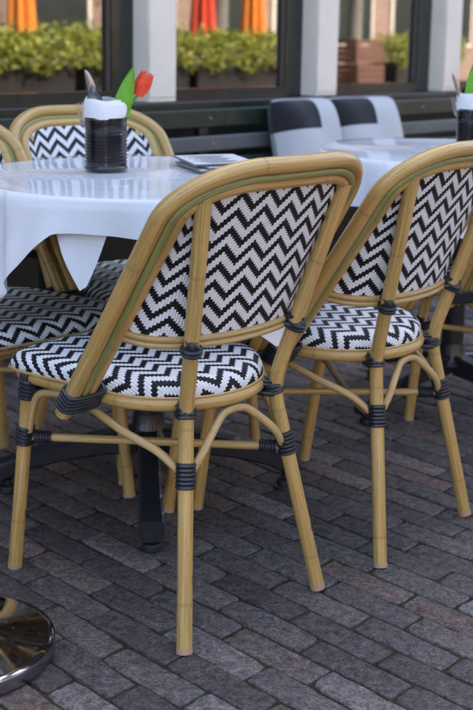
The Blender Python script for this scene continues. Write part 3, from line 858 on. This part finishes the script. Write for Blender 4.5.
# things standing inside behind the glass
def inside(t, p, z, prof, name, label, cat, mat, extra=None):
    o = MB().lathe(prof, seg=24).build(name, MT[mat]); o.location = W(t, p, z); tag(o, label, cat); return o
m = MB(); bx(m, TL + .2, TR - .2, -.62, -.34, SILL - .09, SILL - .05)
tag(m.build('window_shelf', MT['wood']), 'brown wooden shelf running inside along the cafe windows', 'shelf')
ZI = SILL - .05
ag = thing('agave_plant', 'spiky dark agave in a box pot inside the leftmost window', 'plant', W(-.62, -.45, ZI))
MB().box((0, 0, .07), (.20, .16, .14), None, .006).build('pot', MT['planter'], ag)
for k in range(13):
    a = k * 2.4; tl = .35 + .5 * random.random(); L = random.uniform(.16, .24); rows = []
    for i in range(8):
        q = i / 7; w = .016 * (1 - q) ** .7 + .0005; r_ = .02 + L * tl * q; z = .14 + L * (1 - .35 * tl * q) * q
        c = Vector((r_ * math.cos(a), r_ * math.sin(a), z)); e = Vector((-math.sin(a), math.cos(a), 0))
        rows.append([c - e * w, c + Vector((0, 0, -w * .4)), c + e * w, c + Vector((0, 0, w * .1))])
    m = MB(); m.grid(rows, None, True); m.build('leaf', MT['agave'], ag)
inside(1.30, -.50, ZI, [(.001, 0), (.07, 0), (.075, .02), (.07, .10), (.095, .17), (.10, .22), (.06, .27), (.045, .29), (.07, .33), (.07, .345), (.05, .345), (.03, .29), (.001, .28)], 'clay_urn', 'brown clay urn standing inside the window right of the pillows', 'urn', 'clay')
inside(1.45, -.45, ZI, [(.001, 0), (.05, 0), (.055, .015), (.09, .07), (.105, .11), (.10, .11), (.08, .07), (.045, .02), (.001, .018)], 'white_bowl', 'white bowl on the shelf beside the clay urn inside the window', 'bowl', 'white')
inside(1.18, -.42, ZI, [(.001, 0), (.035, 0), (.035, .02), (.02, .04), (.03, .08), (.024, .12), (.014, .14), (.022, .165), (.016, .19), (.001, .2)], 'cream_figurine', 'small cream figurine left of the clay urn inside the window', 'figurine', 'cream')
inside(1.62, -.55, ZI, [(.001, 0), (.06, 0), (.08, .05), (.085, .12), (.06, .17), (.055, .19), (.065, .2), (.06, .2), (.05, .18), (.001, .17)], 'brown_jar', 'squat brown jar at the right end inside the window by the pillows', 'jar', 'clay')
# ------------------------------------------------------------------ bench along the wall
bench = thing('slatted_bench', 'long dark green slatted bench along the cafe front under the windows', 'bench', W(1.0, .3))
boff = bench.location.copy()
def bpart(m, name, mat, parent=bench):
    o = m.build(name, mat, parent); o.matrix_parent_inverse = Matrix.Translation(-boff); return o
B0, B1 = -2.2, 4.4
zv = [(.700, .772, 'slat'), (.605, .665, 'slat_sheen'), (.515, .575, 'slat')]
for z0, z1, mt in zv:
    m = MB(); pz = .045 + (.77 - z0) * .18
    bx(m, B0, B1, pz, pz + .024, z0, z1, .004); bpart(m, 'back_slat', MT[mt])
for i in range(5):
    m = MB(); bx(m, B0, B1, .11 + i * .082, .11 + i * .082 + .066, .405, .430, .004); bpart(m, 'seat_slat', MT['slat'])
for tt in (-2.0, -.9, .2, 1.3, 2.4, 3.5, 4.2):
    m = MB(); bx(m, tt, tt + .05, .09, .52, .355, .404); bx(m, tt, tt + .05, .46, .52, 0, .354); bx(m, tt, tt + .05, .06, .115, 0, .354)
    bx(m, tt, tt + .05, .012, .043, .36, .765)
    bpart(m, 'leg_frame', MT['frame'])
m = MB()
for i in range(18):
    tt = -1.975 + i * .367
    for z0, z1, _ in zv:
        pz = .045 + (.77 - z0) * .18 + .024
        c = W(tt, pz + .001, (z0 + z1) / 2)
        m.tube([c - N * .002, c + N * .002, c + N * .0035], .006, 8, r2=.004)
o = bpart(m, 'bolt', MT['steel']); o['kind'] = 'stuff'

# ------------------------------------------------------------------ pillows
def pillow(t, label, shift, tilt, yaw=0, w=.40, h=.40, th=.095):
    m = MB(); n = 20; F = []; Bk = []; uv = []
    for i in range(n + 1):
        u_ = -1 + 2 * i / n; rf = []; rb = []; ru = []
        for j in range(n + 1):
            v_ = -1 + 2 * j / n
            d = max(0, (1 - u_ ** 4) * (1 - v_ ** 4)) ** .55
            x = u_ * w / 2 * (1 - .05 * (1 - v_ * v_) * abs(u_) - .075 * (abs(u_ * v_)) ** 3); z = v_ * h / 2 * (1 - .05 * (1 - u_ * u_) * abs(v_) - .075 * (abs(u_ * v_)) ** 3)
            wr = .005 * math.sin(5 * u_ + 3 * v_ + shift * 20) * d
            rf.append(Vector((x, -th * d + wr, z))); rb.append(Vector((x, th * d * .8, z))); ru.append(((u_ + 1) / 2, (v_ + 1) / 2))
        F.append(rf); Bk.append(rb); uv.append(ru)
    m.grid(F, uv); m.grid(Bk, uv)
    o = m.build('throw_pillow', MT['check'], None, True, 120)
    o['shift'] = shift
    ang = math.atan2(U.y, U.x)
    o.rotation_euler = (R(-tilt), 0, ang + yaw); o.location = W(t, .185, .430 + h / 2 * math.cos(R(tilt)) - .004)
    return tag(o, label, 'pillow', 'black and white pillows on the bench')
pillow(.70, 'left black and white check pillow leaning on the bench back', .02, 14, R(0))
pillow(1.11, 'right black and white check pillow leaning beside the other under the narrow window', .06, 16, R(-4), .46)

# ------------------------------------------------------------------ chrome stand
ps = thing('chrome_stand', 'round polished chrome stand base on the pavers at lower left corner', 'stand', (-.465, 1.803, .002)); ps.scale = (.787, .787, .95)
MB().lathe([(.001, .002), (.190, .002), (.2005, .004), (.2025, .007), (.2025, .024), (.2010, .028), (.196, .0305), (.188, .0315), (.12, .040), (.06, .052), (.035, .066), (.030, .08), (.001, .08)], seg=96).build('base', MT['chrome'], ps)
MB().lathe([(.2026, .004), (.2042, .0045), (.2045, .006), (.2045, .026), (.2040, .0275), (.2026, .028)], seg=96).build('rim_band', MT['steel'], ps)
MB().lathe([(.001, .0795), (.022, .0795), (.022, 2.2), (.001, 2.2)], seg=32).build('pole', MT['chrome'], ps)

# ------------------------------------------------------------------ across the street (met only as reflections in the glass)
def leaves(m, pts, size, rnd):
    for c in pts:
        a = Vector((rnd.gauss(0, 1), rnd.gauss(0, 1), rnd.gauss(0, .7))).normalized(); b = a.cross(Vector((rnd.gauss(0, 1), rnd.gauss(0, 1), rnd.gauss(0, 1)))).normalized()
        s1 = size * rnd.uniform(.6, 1.3); i = len(m.v)
        m.v += [tuple(c - a * s1), tuple(c + b * s1 * .5), tuple(c + a * s1), tuple(c - b * s1 * .5)]
        m.face([i, i + 1, i + 2, i + 3], None, rnd.random())
rnd = random.Random(3)
HP = 6.9
for k in range(6):
    t0 = 1.6 + k * 1.75
    if k == 4: continue
    if k == 5: t0 = 10.95
    h = thing('hedge', 'clipped sunlit hedge in a dark planter across the street', 'hedge', W(t0 + .8, HP), 0, 'hedges across the street'); off = h.location.copy()
    m = MB(); bx(m, t0, t0 + 1.6, HP - .22, HP + .22, 0, .72, .01); o = m.build('planter', MT['planter'], h); o.matrix_parent_inverse = Matrix.Translation(-off)
    m = MB(); m.has_t = True; pts = []
    top = rnd.uniform(.30, .38)
    for _ in range(4600):
        q = rnd.random()
        x, y, z = rnd.uniform(-.05, 1.65), rnd.uniform(-.3, .3), rnd.uniform(-.06, top)
        if rnd.random() < .7:
            f = rnd.choice('fft')
            if f == 'f': y = -.3 * rnd.choice((-1, 1)) + rnd.gauss(0, .035)
            else: z = top + rnd.gauss(0, .05)
        pts.append(W(t0 + x, HP + y, .72 + z + .05 * math.sin(x * 9 + k)))
    leaves(m, pts, .032, rnd); o = m.build('foliage', MT['hedge'], h, False); o.matrix_parent_inverse = Matrix.Translation(-off)
def parasol(t, p, mat, label):
    q = thing('closed_parasol', label, 'parasol', W(t, p), 0, 'closed parasols across the street')
    MB().lathe([(.001, 0), (.25, 0), (.25, .06), (.03, .09), (.001, .09)], seg=20).build('base', MT['iron'], q)
    MB().lathe([(.001, .085), (.025, .085), (.025, 2.75), (.001, 2.78)], seg=12).build('pole', MT['post'], q)
    rows = []
    for i in range(14):
        z = .95 + 1.72 * i / 13; w = .13 * (1 - (i / 13)) ** .7 + .03
        rows.append([(w * (1 + .25 * math.cos(8 * a)) * math.cos(a), w * (1 + .25 * math.cos(8 * a)) * math.sin(a), z) for a in [2 * math.pi * j / 48 for j in range(48)]])
    m = MB(); m.grid(rows, None, True); m.build('canopy', MT[mat], q, True, 70)
parasol(8.0, 7.8, 'red_cloth', 'red folded parasol across the street')
parasol(9.0, 7.8, 'orange', 'orange folded parasol beside the red one across the street')
parasol(5.3, 8.2, 'orange', 'orange folded parasol standing apart across the street')
for k, (dt, z0, lb) in enumerate(((0, 0, 'brown slatted crate at the bottom of a stack across the street'), (.03, .36, 'brown slatted crate in the middle of a stack across the street'), (-.02, .72, 'brown slatted crate on top of a stack across the street'))):
    q = thing('wooden_crate', lb, 'crate', W(10.25 + dt, 6.9, z0), math.atan2(U.y, U.x), 'stacked crates across the street')
    for j in range(4):
        m = MB()
        m.box((0, -.25, .045 + j * .085), (.62, .018, .072)); m.box((0, .25, .045 + j * .085), (.62, .018, .072)); m.box((-.30, 0, .045 + j * .085), (.018, .48, .072)); m.box((.30, 0, .045 + j * .085), (.018, .48, .072))
        m.build('slat_ring', MT['clay'], q)
    m = MB()
    for sx in (-.28, .28):
        for sy in (-.23, .23): m.box((sx, sy, .175), (.03, .03, .345))
    m.build('corner_posts', MT['wood'], q)
def tree(t, p, label):
    q = thing('street_tree', label, 'tree', W(t, p)); r2 = random.Random(9)
    m = MB(); m.tube(spline([(0, 0, 0), (.02, .01, 1.2), (-.03, .03, 2.4), (.03, 0, 3.6), (0, 0, 4.8)], 6), .15, 12, r2=.06)
    for a in range(6):
        z = 2.8 + a * .3; d = Vector((math.cos(a * 2.2), math.sin(a * 2.2), .6)); c = Vector((0, 0, z)); m.tube([c, c + d * .6, c + d * 1.2 + Vector((0, 0, .2))], .05, 8, r2=.02)
    m.build('trunk', MT['bark'], q)
    m = MB(); m.has_t = True; pts = []
    for _ in range(34):
        c = Vector((r2.gauss(0, .8), r2.gauss(0, .8), 4.6 + r2.gauss(0, .75)))
        pts += [c + Vector((r2.gauss(0, .27), r2.gauss(0, .27), r2.gauss(0, .22))) for _ in range(110)]
    leaves(m, pts, .09, r2); m.build('crown', MT['crown'], q, False)
tree(9.4, 8.9, 'street tree with grey trunk across the street')
tree(4.6, 9.6, 'street tree with grey trunk farther left across the street')
tree(12.3, 8.6, 'street tree with grey trunk farthest right across the street')
tw = thing('town_house', 'warm brick house row across the street in full sun', 'building', W(8, 14)); off = tw.location.copy()
def hp(m, name, mat, parent=tw):
    o = m.build(name, mat, parent)
    if parent is tw: o.matrix_parent_inverse = Matrix.Translation(-off)
    return o
m = MB(); bx(m, -14, 32, 14, 20, 0, 4.2); hp(m, 'wall', MT['brick'])
m = MB(); bx(m, -14.2, 32.2, 13.8, 20.2, 4.2, 4.45); hp(m, 'roof', MT['frame'])
for i in range(20):
    tt = -12.5 + i * 2.2
    for z0, z1 in ((.9, 2.7),):
        m = MB(); bx(m, tt, tt + 1.45, 13.94, 13.99, z0, z1); f = hp(m, 'window', MT['post'])
        m = MB(); bx(m, tt + .08, tt + 1.37, 13.92, 13.938, z0 + .08, z1 - .08); hp(m, 'pane', MT['frame'], f)
